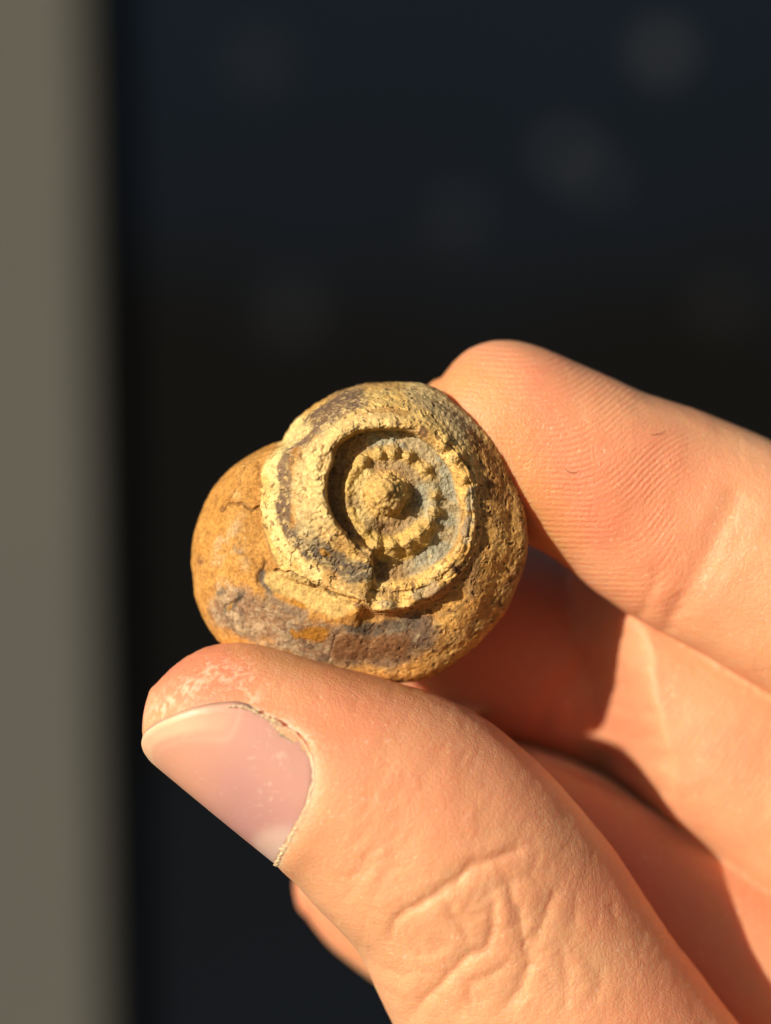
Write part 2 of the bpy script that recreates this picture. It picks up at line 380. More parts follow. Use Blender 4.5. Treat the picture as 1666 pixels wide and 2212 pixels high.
def build_shell():
    NPH, NR, NB = 1080, 340, 44
    phi = np.arange(NPH) * 360.0 / NPH
    po = np.array([(math.degrees(math.atan2(y - SY, x - SX)) % 360, math.hypot(x - SX, y - SY)) for x, y in OUT])
    po = po[np.argsort(po[:, 0])]
    Ro = pchip_ring(po[:, 0], po[:, 1], phi)
    Rs = pchip_ring(po[:, 0], po[:, 1], phi)
    for _ in range(6): Rs = (np.roll(Rs, 1) + Rs * 2 + np.roll(Rs, -1)) / 4
    ang = sorted(PROF)
    RR = pchip_ring(ang, [PROF[a][0] for a in ang], phi)
    HH = pchip_ring(ang, [PROF[a][1] for a in ang], phi)
    hc = pchip_ring(sorted(HC), [HC[a] for a in sorted(HC)], phi)
    t = np.linspace(0, 1, NR)
    tt = t + .10 * np.sin(2 * np.pi * t) / (2 * np.pi) * 0
    tt = 1 - (1 - t) ** 1.18
    r = np.zeros((NR, NPH)); h = np.zeros((NR, NPH)); reg = np.zeros((NR, NPH), int)
    for k in range(NPH):
        Rk = Ro[k]
        rr = RR[k]; hh = HH[k]
        f = min(1.0, (Rk * .965) / rr[-1])
        rr = rr * np.where(rr > rr[9], 1 + (f - 1) * (rr - rr[9]) / max(rr[-1] - rr[9], 1e-6), 1)
        q1 = rr[-1] + (Rk - rr[-1]) * .55; q2 = rr[-1] + (Rk - rr[-1]) * .88
        dh = hh[-1] - hc[k]
        nr = np.concatenate([[0, 22], rr, [q1, q2, Rk]])
        nh = np.concatenate([[10.1, 9.8], hh, [hc[k] + dh * .68, hc[k] + dh * .34, hc[k]]])
        nr = np.maximum.accumulate(nr + np.arange(len(nr)) * 1e-4)
        rk = tt * Rk
        r[:, k] = rk; h[:, k] = pchip(nr, nh, rk)
        reg[:, k] = np.searchsorted(rr, rk)      # 0 spire .. 13
    # soften the tip and the plan steps a little across angle
    x = SX + r * np.cos(np.radians(phi))[None]; y = SY + r * np.sin(np.radians(phi))[None]
    # spire leans a little: shift inner rings
    w = np.clip(1 - r / 120, 0, 1)
    x = x - 4 * w; y = y - 16 * w
    nod = np.zeros_like(x); nid = np.full(x.shape, -1)
    for i, (nx, ny, nr_, nh_, kind) in enumerate(NODULES):
        # beads stretch outward from the centre
        ax, ay = (nx - SX), (ny - SY); L = math.hypot(ax, ay); ax /= L; ay /= L
        u = (x - nx) * ax + (y - ny) * ay; v = -(x - nx) * ay + (y - ny) * ax
        q = np.sqrt((u / (nr_ * 1.15)) ** 2 + (v / (nr_ * .9)) ** 2)
        b = nh_ * np.where(q < 1.6, np.exp(-(q * 1.25) ** 2.4), 0)
        nod = np.maximum(nod, b)
        nid = np.where((q < .95), i, nid)
    h = h + nod
    # back of the shell closes behind
    psi = np.linspace(0, 90, NB + 1)[1:]
    rb = Rs[None] * np.cos(np.radians(psi))[:, None] ** .75
    hb = hc[None] - (10.0 + hc[None]) * np.sin(np.radians(psi))[:, None]
    rb[-1] *= 0
    xb = SX + rb * np.cos(np.radians(phi))[None]; yb = SY + rb * np.sin(np.radians(phi))[None]
    X = np.concatenate([x, xb]); Y = np.concatenate([y, yb]); Hh = np.concatenate([h, hb])
    dx, dy = z2d(X, Y)
    P = U(dx, dy, SHELL_D - Hh)
    N = grid_normals(P, True)
    N[0] = (0, -1, 0); N[-1] = (0, 1, 0)
    if N[NR // 2, 0, 1] > 0: N = -N; N[0] = (0, -1, 0); N[-1] = (0, 1, 0)
    Rn = np.concatenate([r, rb]); PH = np.broadcast_to(phi[None], Rn.shape)
    front = np.concatenate([np.ones_like(r), np.zeros_like(rb)])
    reg = np.concatenate([reg, np.full(rb.shape, 13)])
    nid = np.concatenate([nid, np.full(rb.shape, -1)]); nod = np.concatenate([nod, np.zeros_like(rb)])
    # ---------------- zones
    lo = RR.T  # feature radii by angle
    def zone(a, b, soft=14):     # between feature a and feature b
        ra = lo[a][None]; rb_ = lo[b][None]
        return sstep(ra - soft, ra + soft, Rn) * (1 - sstep(rb_ - soft, rb_ + soft, Rn)) * front
    q1 = fbm(P, 2.6, 4, 3.1); q2 = fbm(P, .9, 4, 9.7); q3 = fbm(P, .35, 3, 21.0); q4 = fbm(P, 5.5, 3, 40.0)
    Xw = X + 26 * q1 + 12 * q2; Yw = Y + 26 * fbm(P, 2.6, 4, 55.1) + 12 * fbm(P, .9, 4, 61.7)
    inner = 1 - sstep(lo[5][None] - 6, lo[6][None] + 2, Rn)           # inside the hollow
    # lobe: the last whorl outside the suture
    lobe_ang = sstep(92, 112, PH) * (1 - sstep(203, 208, PH))
    lobe = sstep(lo[9][None] + 2, lo[10][None], Rn) * lobe_ang
    band = (1 - inner) * (1 - lobe)
    # ---------------- relief, mm
    D = .16 * q4 + .07 * q1 * 1.2 + .034 * q2 + .026 * q3 + .014 * fbm(P, .2, 2, 51.)
    # peeling layers: plateaus with sharp edges
    fl = fbm(P, 2.0, 4, 77.0); fl2 = fbm(P, 1.1, 4, 91.0)
    peel = sstep(-.01, .03, fl); peel2 = sstep(.11, .14, fl2)
    flk = (.28 + .72 * zone(6, 9, 30)) * (1 - .65 * lobe) * (1 - .5 * inner)
    D += flk * (.12 * peel + .09 * peel2) - .07
    # layered ledges along the rim at bottom and right
    led = zone(6, 10, 16) * (sstep(310, 350, PH) + (1 - sstep(96, 106, PH)))
    lay = (Rn - lo[6][None]) / 26 + .5 * q1 + .08 * q2
    saw = lay - np.floor(lay)
    D += led * .13 * (sstep(0, .18, saw) - saw)
    # thin lip along the rim on the left and top
    lip = zone(6, 7, 10) * (1 - np.clip(led, 0, 1))
    lay = (Rn - lo[6][None]) / 13 + .8 * q2
    D += lip * .14 * (sstep(0, .2, lay - np.floor(lay)) - (lay - np.floor(lay)))
    # growth lines running across the whorls
    gl = np.sin(np.radians(PH) * 75 + 5 * q1 + Rn * .012)
    D += .012 * gl * (1 - inner) * front
    # grainy hollow, lumpy spire
    D += inner * (.07 * q3 + .06 * q2)
    sp = 1 - sstep(lo[1][None] * .9, lo[1][None] * 1.2, Rn)
    D += sp * (.12 * fbm(P, .7, 3, 5.5) + .07 * q3) * np.clip(Rn / 25, 0, 1)
    twist = np.radians(PH) * 1 + Rn * .085
    D += sp * .07 * np.sin(twist * 1.0)
    crk = np.zeros_like(D)
    Xc = X + 9 * q2 + 5 * q3; Yc = Y + 9 * fbm(P, .9, 3, 13.0) + 5 * q3
    for pts, w, dep in CRACKS:
        dd, _ = dist_poly(Xc, Yc, pts)
        g = np.exp(-(dd / w) ** 2)
        D -= dep * g; crk = np.maximum(crk, g * (dep / .3))
    pits = sstep(.62, .74, fbm(P, .42, 2, 33.)) * (1 - inner) * (1 - .7 * lobe)
    D -= .07 * pits
    D *= np.where(front > 0, 1, .6)
    D[0] = D[0].mean(); D[-1] = D[-1].mean()
    P2 = P + N * D[..., None]
    # ---------------- colours
    dust = np.array([.72, .47, .155]); cream = np.array([.80, .60, .25]); ochre = np.array([.56, .265, .055])
    rust = np.array([.36, .15, .025]); dark = np.array([.135, .090, .068]); brown = np.array([.26, .13, .055])
    grey = np.array([.36, .355, .27]); mauve = np.array([.30, .20, .135]); slate = np.array([.155, .125, .095])
    C = np.ones(X.shape + (3,)) * dust
    C = mix(C, cream, sstep(-.1, .5, q1) * .7)
    C = mix(C, ochre, sstep(.1, .55, q4 + .4 * q2) * .45)
    # right and lower flank: orange brown under thin dust
    flank = band * sstep(lo[9][None] - 10, lo[10][None] + 45, Rn) * np.clip(sstep(318, 345, PH) + (1 - sstep(100, 116, PH)), 0, 1)
    flank = np.clip(flank, 0, 1)
    C = mix(C, np.array([.74, .365, .095]), flank * (.55 + .35 * sstep(-.2, .3, q1)))
    C = mix(C, np.array([.42, .19, .06]), flank * sstep(.15, .55, q2 + .5 * q1) * .45)
    C = mix(C, dust, flank * sstep(.15, .5, fbm(P, 1.6, 4, 101.)) * .55)
    streak = fbm(np.stack([(Rn - lo[7][None]) * .0193 + .25 * q1, np.radians(PH) * 1.3, P[..., 1] * 0], -1), .9, 4, 210.)
    C = mix(C, np.array([.36, .20, .085]), band * sstep(.12, .5, streak) * .55)
    C = mix(C, np.array([.78, .58, .24]), band * sstep(.15, .5, -streak) * .45 * (1 - .6 * flank))
    # lobe: even ochre
    C = mix(C, np.array([.53, .255, .060]), lobe * .93)
    C = mix(C, np.array([.58, .31, .09]), lobe * sstep(0, .5, q4) * .6)
    # lower part of the last whorl: mauve grey and brown
    dlow, _ = dist_poly(Xw, Yw, [(230, 1070), (380, 1150), (560, 1210), (760, 1260), (960, 1250), (1090, 1180)])
    low = 1 - sstep(55, 115, dlow)
    C = mix(C, mauve, low * .85)
    C = mix(C, dark, low * sstep(-.05, .3, q2 + .6 * q1) * .7)
    C = mix(C, np.array([.50, .40, .26]), low * sstep(.05, .5, fbm(P, .5, 4, 141.) + .5 * q4) * .6)
    d2, _ = dist_poly(Xw, Yw, [(760, 1185), (850, 1190), (950, 1175), (1080, 1155)])
    C = mix(C, slate * .75, (1 - sstep(12, 42, d2)) * .85)
    d2, _ = dist_poly(Xw, Yw, [(740, 1275), (860, 1265), (1010, 1245)])
    C = mix(C, np.array([.20, .085, .03]), (1 - sstep(30, 65, d2)) * .8)
    d2, _ = dist_poly(Xw, Yw, [(400, 1040), (480, 1090), (560, 1100)])
    C = mix(C, np.array([.24, .20, .16]), (1 - sstep(12, 34, d2)) * .7)
    # pale dusty part of the last whorl under the suture
    d2, _ = dist_poly(Xw, Yw, [(440, 960), (560, 1010), (660, 1060), (740, 1070)])
    C = mix(C, np.array([.68, .48, .18]), (1 - sstep(38, 66, d2)) * .95)
    # pale crust on the lobe
    for pts, w, c, s in (([(190, 860), (200, 800), (250, 730), (290, 690)], 24, (.52, .36, .19), .75),
                         ([(210, 960), (230, 1040), (300, 1140), (370, 1190)], 30, (.56, .43, .27), .8),
                         ([(300, 760), (270, 830), (300, 890)], 26, (.55, .38, .20), .6),
                         ([(250, 570), (280, 620)], 18, (.58, .37, .16), .6),
                         ([(190, 990), (210, 975)], 12, (.14, .12, .10), .8),
                         ([(210, 1085), (290, 1040)], 11, (.09, .085, .07), .9),
                         ([(385, 920), (385, 975), (410, 1010)], 15, (.13, .125, .12), .85),
                         ([(265, 810), (275, 850)], 14, (.22, .17, .13), .6),
                         ([(105, 850), (112, 865)], 13, (.24, .10, .05), .8),
                         ([(245, 1053), (248, 1060)], 9, (.48, .22, .02), .9)):
        d2, _ = dist_poly(Xw, Yw, pts)
        C = mix(C, np.array(c), (1 - sstep(w * .1, w * 1.7, d2)) * s * sstep(-.6, .25, q3 + q2 + (.5 if w < 16 else 0)))
    # dark stripe round the inner whorl, rusty core
    stripe = [(800, 150), (720, 190), (640, 265), (560, 340), (512, 430), (490, 530), (490, 640), (520, 730), (590, 800),
              (680, 860), (760, 905), (850, 925)]
    d2, s2 = dist_poly(Xw, Yw, stripe)
    wd = np.interp(s2, [0, .1, .3, .5, .8, 1], [58, 52, 66, 82, 66, 50])
    st = (1 - sstep(wd * .6, wd * 1.15, d2)) * (band > .5)
    C = mix(C, mix(np.ones_like(C) * np.array([.19, .125, .085]), slate, sstep(.5, .8, s2)), st * (.88 + .12 * sstep(-.3, .25, q2)))
    core, _ = dist_poly(Xw, Yw, [(610, 330), (555, 400), (535, 500), (530, 620), (520, 700)])
    C = mix(C, ochre * .85, (1 - sstep(8, 30, core)) * .75)
    C = mix(C, cream, st * sstep(.3, .5, fbm(P, .4, 3, 171.)) * .5)
    # creamy bleached band left of the stripe and at the rim
    d2, s2 = dist_poly(Xw, Yw, [(560, 270), (470, 370), (420, 500), (410, 640), (450, 780), (540, 880), (640, 940)])
    C = mix(C, np.array([.84, .68, .31]), (1 - sstep(16, 38, d2)) * .8 * band)
    rimz = zone(6, 8, 24) * sstep(140, 160, PH) * (1 - sstep(255, 300, PH))
    C = mix(C, np.array([.83, .66, .32]), rimz * .6)
    # top: grey-brown stain and orange spots
    d2, _ = dist_poly(Xw, Yw, [(1080, 130), (1200, 200), (1290, 290)])
    C = mix(C, np.array([.56, .45, .25]), (1 - sstep(30, 95, d2)) * .7 * band)
    for pts, w, c, s in (([(1310, 320), (1430, 430), (1480, 520)], 30, (.40, .19, .05), .6),
                         ([(840, 215), (930, 205), (1010, 215)], 18, (.52, .27, .08), .6),
                         ([(1085, 285), (1105, 300)], 16, (.20, .11, .06), .85),
                         ([(590, 1185), (650, 1200)], 36, (.42, .19, .025), .95),
                         ([(540, 1190), (548, 1198)], 22, (.42, .19, .025), .9),
                         ([(520, 1055), (560, 1070)], 15, (.45, .20, .02), .8),
                         ([(650, 830), (670, 838)], 15, (.48, .25, .04), .8),
                         ([(750, 1140), (800, 1150)], 26, (.34, .16, .04), .8),
                         ([(1400, 540), (1415, 590)], 26, (.22, .10, .04), .8),
                         ([(1390, 640), (1420, 720)], 18, (.25, .12, .05), .6),
                         ([(1235, 895), (1245, 905)], 18, (.16, .07, .04), .9),
                         ([(1330, 870), (1300, 1000)], 34, (.25, .15, .08), .5),
                         ([(1300, 560), (1300, 640)], 20, (.34, .31, .24), .65),
                         ([(1292, 690), (1280, 790)], 22, (.24, .22, .19), .7),
                         ([(1060, 1020), (1150, 985)], 26, (.28, .25, .20), .6),
                         ([(800, 1075), (812, 1080)], 18, (.22, .13, .07), .7),
                         ([(920, 1062), (965, 1068)], 20, (.36, .30, .21), .6),
                         ([(850, 240), (930, 235)], 16, (.60, .40, .17), .6)):
        d2, _ = dist_poly(Xw * .6 + X * .4, Yw * .6 + Y * .4, pts)
        C = mix(C, np.array(c), (1 - sstep(w * .55, w * 1.15, d2)) * s)
    # inside the hollow
    ins = inner
    C = mix(C, np.array([.33, .21, .10]), ins * .9)
    gz = np.clip(sstep(235, 262, PH) + (1 - sstep(62, 84, PH)), 0, 1) * ins * sstep(lo[1][None] + 5, lo[2][None] + 10, Rn)
    gz = np.clip(gz, 0, 1) * (1 - .75 * sstep(20, 50, PH) * (1 - sstep(330, 350, PH)) * (1 - sstep(lo[4][None] - 10, lo[4][None] + 6, Rn)))
    C = mix(C, grey * (1 + .18 * q2[..., None]), gz * .92)
    C = mix(C, np.array([.46, .34, .17]), gz * sstep(.05, .4, fbm(P, 1.1, 3, 200.)) * .65)
    plat = ins * sstep(lo[1][None] - 10, lo[1][None] + 6, Rn) * (1 - sstep(lo[3][None] + 12, lo[4][None], Rn))
    pl = plat * sstep(105, 135, PH) * (1 - sstep(225, 250, PH))
    C = mix(C, np.array([.66, .51, .22]), pl * .9)
    ringz = ins * sstep(lo[2][None] + 5, lo[3][None] - 18, Rn) * (1 - sstep(lo[3][None] + 16, lo[4][None] + 4, Rn))
    C = mix(C, np.array([.66, .45, .14]), ringz * (1 - gz * .75) * .8)
    lowring = ins * (1 - sstep(112, 124, PH)) * sstep(28, 50, PH) * sstep(lo[2][None] + 12, lo[2][None] + 34, Rn) * (1 - sstep(lo[4][None] + 4, lo[4][None] + 24, Rn))
    C = mix(C, np.array([.70, .47, .13]), lowring * .9)
    C = mix(C, np.array([.60, .42, .16]), np.clip(nod / .25, 0, 1) * .75 * ins)
    dn = ins * sstep(.0, .3, q2) * sstep(78, 95, PH) * (1 - sstep(165, 190, PH)) * (1 - lowring)
    C = mix(C, np.array([.22, .14, .085]), dn * sstep(lo[1][None], lo[2][None], Rn) * .7)
    C = mix(C, np.array([.68, .46, .16]), sp * .95)
    C = mix(C, np.array([.46, .30, .14]), sp * sstep(.1, .4, q2) * .4)
    C = mix(C, np.array([.07, .05, .035]), np.clip(crk, 0, 1) * .65)
    C = mix(C, np.array([.17, .09, .045]), pits * .7)
    # freshly peeled edges are paler
    edge = np.exp(-((fl - .02) / .05) ** 2) * flk
    C = mix(C, np.array([.68, .55, .30]), edge * .45)
    C = mix(C, np.array([.40, .21, .065]), 1 - front)
    q5 = fbm(P, .16, 2, 15.)
    C *= (1 + .12 * q3 + .08 * q2 + .12 * q5)[..., None]
    C = np.clip(C, .01, .85)
    # ---------------- faces by part
    n2 = grid_normals(P2, True)
    if n2[NR // 2, 0, 1] > 0: n2 = -n2
    n2[0] = (0, -1, 0); n2[-1] = (0, 1, 0)
    rows = NR + NB
    idx = np.arange(rows * NPH).reshape(rows, NPH)
    a = idx[:-1]; b = idx[1:]
    F = np.stack([a, b, np.roll(b, -1, 1), np.roll(a, -1, 1)], -1).reshape(-1, 4)
    # part id per face from its first corner
    part = np.full(X.shape, 3)                                   # body whorl
    part[(reg <= 1) & (front > 0)] = 0                           # spire
    part[(reg >= 2) & (reg <= 4) & (front > 0)] = 1              # inner whorl
    part[(reg == 5) & (front > 0)] = 2                           # sediment
    part[(lobe > .5) | ((front == 0) & (PH > 110) & (PH < 205))] = 4

    part = np.where(nid >= 0, 10 + nid, part)
    pf = part[:-1].ravel()
    # orientation of faces: make them point outward
    p0 = P2.reshape(-1, 3)
    fn = np.cross(p0[F[:, 1]] - p0[F[:, 0]], p0[F[:, 2]] - p0[F[:, 0]])
    if (fn * n2.reshape(-1, 3)[F[:, 0]]).sum(1).mean() < 0: F = F[:, ::-1]
    return p0, n2.reshape(-1, 3), F, pf, C.reshape(-1, 3)

def shell_objects():
    V, N, F, pf, C = build_shell()
    mat = fossil_material()
    root = bpy.data.objects.new('fossil_shell', None); COL.objects.link(root)
    org = U(*z2d(SX, SY), SHELL_D)
    root.location = org * MM; root.empty_display_size = .005
    tag(root, 'weathered yellow-brown fossil snail shell with broken hollow spire held between fingertips', 'fossil')
    def cut(ids, name, parent):
        f = F[np.isin(pf, ids)]
        used, inv = np.unique(f, return_inverse=True)
        me = mesh_from(name, (V[used] - org) * MM, inv.reshape(f.shape), mat, N[used], {'tint': C[used]})
        return link(name, me, parent)
    spire = cut([0], 'spire', root)
    ring = cut([1], 'inner_whorl', root)
    cut([2], 'sediment_infill', root)['label'] = 'grey sediment filling the hollow'
    body = cut([3], 'body_whorl', root)
    cut([4], 'last_whorl', root)['label'] = 'smooth ochre last whorl bulging to the left'
    for i, nd in enumerate(NODULES):
        cut([10 + i], 'nodule', body if nd[4] else ring)
shell_objects()

# ------------------------------------------------------------------ the hand
# each finger: (top edge x, y, bottom edge x, y, centre depth, half depth) from the tip to the palm
FINGERS = {
 'thumb': (.7, [(336,1478,318,1612,2.0,3.6),(372,1436,340,1662,2.0,5.4),(450,1395,402,1706,2.0,7.0),(560,1393,480,1760,2.0,7.9),
    (700,1432,550,1810,1.8,8.5),(850,1473,610,1872,2.2,9.4),(1000,1523,660,1930,3.0,10.0),(1130,1618,725,1998,3.2,10.0),
    (1255,1745,780,2060,4.0,10.0),(1345,1860,806,2122,5.0,10.0),(1450,2020,850,2212,6,10.2),(1600,2215,950,2420,7.5,11),
    (1860,2480,1180,2760,10,13),(2200,2600,1650,3100,8,15),(2500,2500,2150,3200,14,16)]),
 'index': (1.2, [(952,820,905,960,10,5.2),(985,770,925,1040,9.8,6.6),(1040,738,960,1105,9.4,7.2),(1130,737,1035,1145,9.0,7.5),(1220,773,1110,1165,8.8,7.6),
    (1370,840,1200,1207,8.8,7.5),(1480,877,1300,1288,9.2,7.2),(1580,915,1400,1352,9.6,7.2),(1672,955,1500,1404,9.6,7.5),
    (1800,1010,1640,1485,9.8,8),(2000,1100,1850,1600,11,8.5),(2250,1220,2080,1740,13,9),(2600,1380,2400,1950,16,11)]),
 'middle': (6.0, [(940,1100,790,1360,19,6.0),(1050,1130,850,1480,19,7.2),(1170,1165,930,1560,19,7.5),(1290,1225,1040,1612,19,7.4),(1425,1295,1190,1640,18.8,7.5),
    (1555,1355,1333,1706,18.2,7.7),(1720,1458,1500,1815,17.4,7.8),(1900,1570,1666,1934,17.4,8.2),(2150,1740,1940,2130,18.5,9),(2500,1950,2300,2400,20,11)]),
 'ring': (6.0, [(1000,1540,860,1740,27,6),(1120,1530,920,1840,25,7),(1300,1630,1060,1960,24,7.4),(1480,1755,1240,2080,20.4,7.7),(1700,1900,1470,2240,20.4,8),
    (1950,2050,1730,2420,22,8.4),(2250,2250,2050,2650,20,10)]),
 'little': (1.8, [(690,1800,662,1975,27,5.0),(760,1770,708,2040,27,6.0),(870,1800,800,2110,27,6.4),(1000,1870,920,2200,27,6.4),(1200,2000,1110,2340,27,6.6),
    (1500,2200,1400,2560,26,7),(1900,2420,1780,2800,24,9)]),
 'palm': (10.0, [(2350,1450,2150,1900,17,11),(2650,1700,1950,2350,18,14),(2750,2100,1900,2850,18,15),(2900,2500,2000,3150,18,15),(3200,2900,2400,3500,20,15),(3600,3300,2900,3900,22,15)]),
}
def tube(cap, st, nseg=72):
    st = np.array(st, float)
    c = .5 * (st[:, :2] + st[:, 2:4])
    A = U(st[:, 0], st[:, 1], st[:, 4]); B = U(st[:, 2], st[:, 3], st[:, 4])
    ctr = .5 * (A + B); e = .5 * (A - B); hd = st[:, 5]
    s = np.concatenate([[0], np.cumsum(np.linalg.norm(np.diff(ctr, axis=0), axis=1))])
    q = np.linspace(0, s[-1], int(s[-1] / .6) + 2)
    ctr_ = pchip(s, ctr, q); e_ = pchip(s, e, q); hd_ = pchip(s, hd, q)
    # smooth the interpolated stations
    for _ in range(6):
        for arr in (ctr_, e_, hd_): arr[1:-1] = .25 * arr[:-2] + .5 * arr[1:-1] + .25 * arr[2:]
    d = ctr_[4] - ctr_[0]; d /= np.linalg.norm(d)
    be = np.radians(np.linspace(88, 0, 12))[:-1]
    ctr_ = np.concatenate([ctr_[0] - d * cap * np.sin(be)[:, None], ctr_])
    e_ = np.concatenate([e_[0] * np.cos(be)[:, None], e_]); hd_ = np.concatenate([hd_[0] * np.cos(be), hd_])
    al = np.arange(nseg) * 2 * np.pi / nseg
    ca = np.sign(np.cos(al)) * np.abs(np.cos(al)) ** .92; sa = np.sign(np.sin(al)) * np.abs(np.sin(al)) ** .92
    P = ctr_[:, None] + e_[:, None] * ca[None, :, None] + np.array([0, -1, 0]) * (hd_[:, None] * sa)[..., None]
    n = len(ctr_); idx = np.arange(n * nseg).reshape(n, nseg)
    a, b = idx[:-1], idx[1:]
    F = np.stack([a, np.roll(a, -1, 1), np.roll(b, -1, 1), b], -1).reshape(-1, 4).tolist()
    V = P.reshape(-1, 3)
    k = len(V)
    V = np.concatenate([V, [ctr_[0], ctr_[-1]]])
    for j in range(nseg):
        F.append([k, idx[0, (j + 1) % nseg], idx[0, j]]); F.append([k + 1, idx[-1, j], idx[-1, (j + 1) % nseg]])
    return V, F

def build_hand():
    V, F = [], []
    base = 0
    for cap, st in FINGERS.values():
        v, f = tube(cap, st)
        V.append(v); F += [[int(i) + base for i in q] for q in f]; base += len(v)
    V = np.concatenate(V)
    me = bpy.data.meshes.new('hand_tubes'); me.from_pydata(V.tolist(), [], F); me.update()
    ob = bpy.data.objects.new('hand_tubes', me); COL.objects.link(ob)
    md = ob.modifiers.new('remesh', 'REMESH'); md.mode = 'VOXEL'; md.voxel_size = .27; md.adaptivity = 0
    sm = ob.modifiers.new('smooth', 'SMOOTH'); sm.factor = .5; sm.iterations = 10
    dg = bpy.context.evaluated_depsgraph_get()
    out = bpy.data.meshes.new_from_object(ob.evaluated_get(dg))
    bpy.data.objects.remove(ob); bpy.data.meshes.remove(me)
    n = len(out.vertices)
    P = np.zeros(n * 3, np.float32); out.vertices.foreach_get('co', P); P = P.reshape(-1, 3).astype(float)
    N = np.zeros(n * 3, np.float32); out.vertices.foreach_get('normal', N); N = N.reshape(-1, 3).astype(float)
    nf = len(out.polygons)
    Fq = np.zeros(nf * 4, np.int32); out.loops.foreach_get('vertex_index', Fq); Fq = Fq.reshape(-1, 4)
    bpy.data.meshes.remove(out)
    return P, N, Fq


P, N, Fq = build_hand()
HX, HY = proj(P)
FRONT = sstep(-.05, .25, -N[:, 1])
def z4(x, y): return (x - 921.9) / .4466, (y - 705.0) / .4466
def z5(pts): return [(596.5 + x * .6419, 1681.1 + y * .6419) for x, y in pts]
# which finger a vertex belongs to, by the nearest finger axis
def finger_dist(name):
    st = np.array(FINGERS[name][1], float); c = .5 * (st[:, :2] + st[:, 2:4])
    pts = U(c[:, 0], c[:, 1], st[:, 4]); best = np.full(len(P), 1e9)
    w = np.linalg.norm(U(st[:, 0], st[:, 1], st[:, 4]) - pts, axis=1)
    for i in range(len(pts) - 1):
        d = pts[i+1] - pts[i]
        t = np.clip((P - pts[i]) @ d / (d @ d), 0, 1)
        best = np.minimum(best, np.linalg.norm(P - pts[i] - t[:, None] * d, axis=1) / (w[i] + (w[i+1] - w[i]) * t))
    return best
FD = {k: finger_dist(k) for k in FINGERS}
own = np.array(list(FD))[np.argmin(np.stack(list(FD.values())), 0)]
on_thumb = own == 'thumb'; on_index = own == 'index'; on_mid = own == 'middle'

# --- skin relief
n1 = fbm(P, 1.1, 3, 4.2); n2 = fbm(P, 4.0, 3, 8.8)
wx = HX + 4 * n1 + 7 * n2; wy = HY + 4 * fbm(P, 1.1, 3, 14.2) + 7 * n2
D = .07 * n2 + .018 * n1
def blob_(x, y, r): return np.exp(-((HX - x) ** 2 + (HY - y) ** 2) / (r * r))
THUMB_LINES = [([(370,560),(420,460),(500,410),(600,345),(700,285),(790,260),(870,215)], 10, .38),
  ([(765,285),(790,370),(820,450),(835,540),(850,600),(830,680),(790,740),(730,800)], 10, .28),
  ([(440,820),(500,750),(570,680),(640,600),(720,570),(740,530),(745,460),(715,370)], 10, .34),
  ([(850,600),(880,520),(920,430),(960,370)], 9, .22), ([(430,500),(480,570),(490,610)], 8, .16),
  ([(560,400),(610,470),(660,530)], 8, .20), ([(240,360),(300,290),(360,220)], 9, .18),
  ([(230,420),(320,310),(420,240)], 8, .10), ([(650,470),(745,462)], 7, .16), ([(640,690),(720,660),(800,620)], 8, .14),
  ([(540,720),(610,775),(640,800)], 8, .16), ([(600,640),(650,700),(660,780)], 8, .14), ([(500,600),(590,560),(640,600)], 8, .12),
  ([(960,560),(975,680),(970,800)], 10, .13), ([(1010,380),(1000,500)], 9, .10), ([(1090,620),(1080,760)], 10, .10),
  ([(300,560),(350,640),(420,660),(480,640)], 8, .14), ([(320,440),(400,480),(440,510)], 8, .12),
  ([(350,700),(420,740),(500,760)], 8, .10), ([(1130,410),(1150,500)], 9, .10), ([(860,330),(900,250)], 8, .10)]
LN = np.zeros(len(P))
for pts, w, dep in THUMB_LINES:
    pts = smooth_line(z5(pts)); dd, loc = dist_poly(wx, wy, pts)
    taper = sstep(0, .15, loc) * (1 - sstep(.85, 1, loc)) * .8 + .2
    m = on_thumb * FRONT
    LN = np.maximum(LN, m * dep * .6 * taper * (np.exp(-(dd / (w * .8)) ** 2) * .75 + .40 * np.exp(-(dd / (w * 2.0)) ** 2)))
    D += m * dep * .16 * taper * np.exp(-((dd - w * 3.2) / (w * 2.0)) ** 2)
D -= LN
for x, y, r_, a_ in ((540,480,70,.16),(690,640,60,.16),(610,560,40,.10),(480,660,60,.12),(760,420,45,.10),(420,740,70,.12),(600,730,50,.10)):
    (bx, by), = z5([(x, y)]); D += on_thumb * FRONT * a_ * blob_(bx, by, r_ * .6419)
for pts, w, dep, fing in (([(1590,1085),(1548,1165),(1505,1245),(1462,1325)], 26, .26, on_index), ([(1625,1110),(1580,1200),(1530,1290)], 14, .07, on_index),
     ([(1420,1240),(1400,1300),(1380,1340)], 12, .12, on_index), ([(1470,1290),(1440,1350)], 12, .10, on_index),
     ([(1235,1500),(1200,1560),(1190,1600)], 20, .28, on_mid), ([(1300,1430),(1262,1520),(1266,1590)], 24, .30, on_mid),
     ([(1350,1400),(1318,1500),(1322,1600),(1345,1680)], 40, .10, on_mid)):
    dd, loc = dist_poly(wx, wy, smooth_line(pts))
    D -= fing * FRONT * dep * np.exp(-(dd / w) ** 2)
    D += fing * FRONT * dep * .22 * np.exp(-((dd - 2.2 * w) / (1.5 * w)) ** 2)
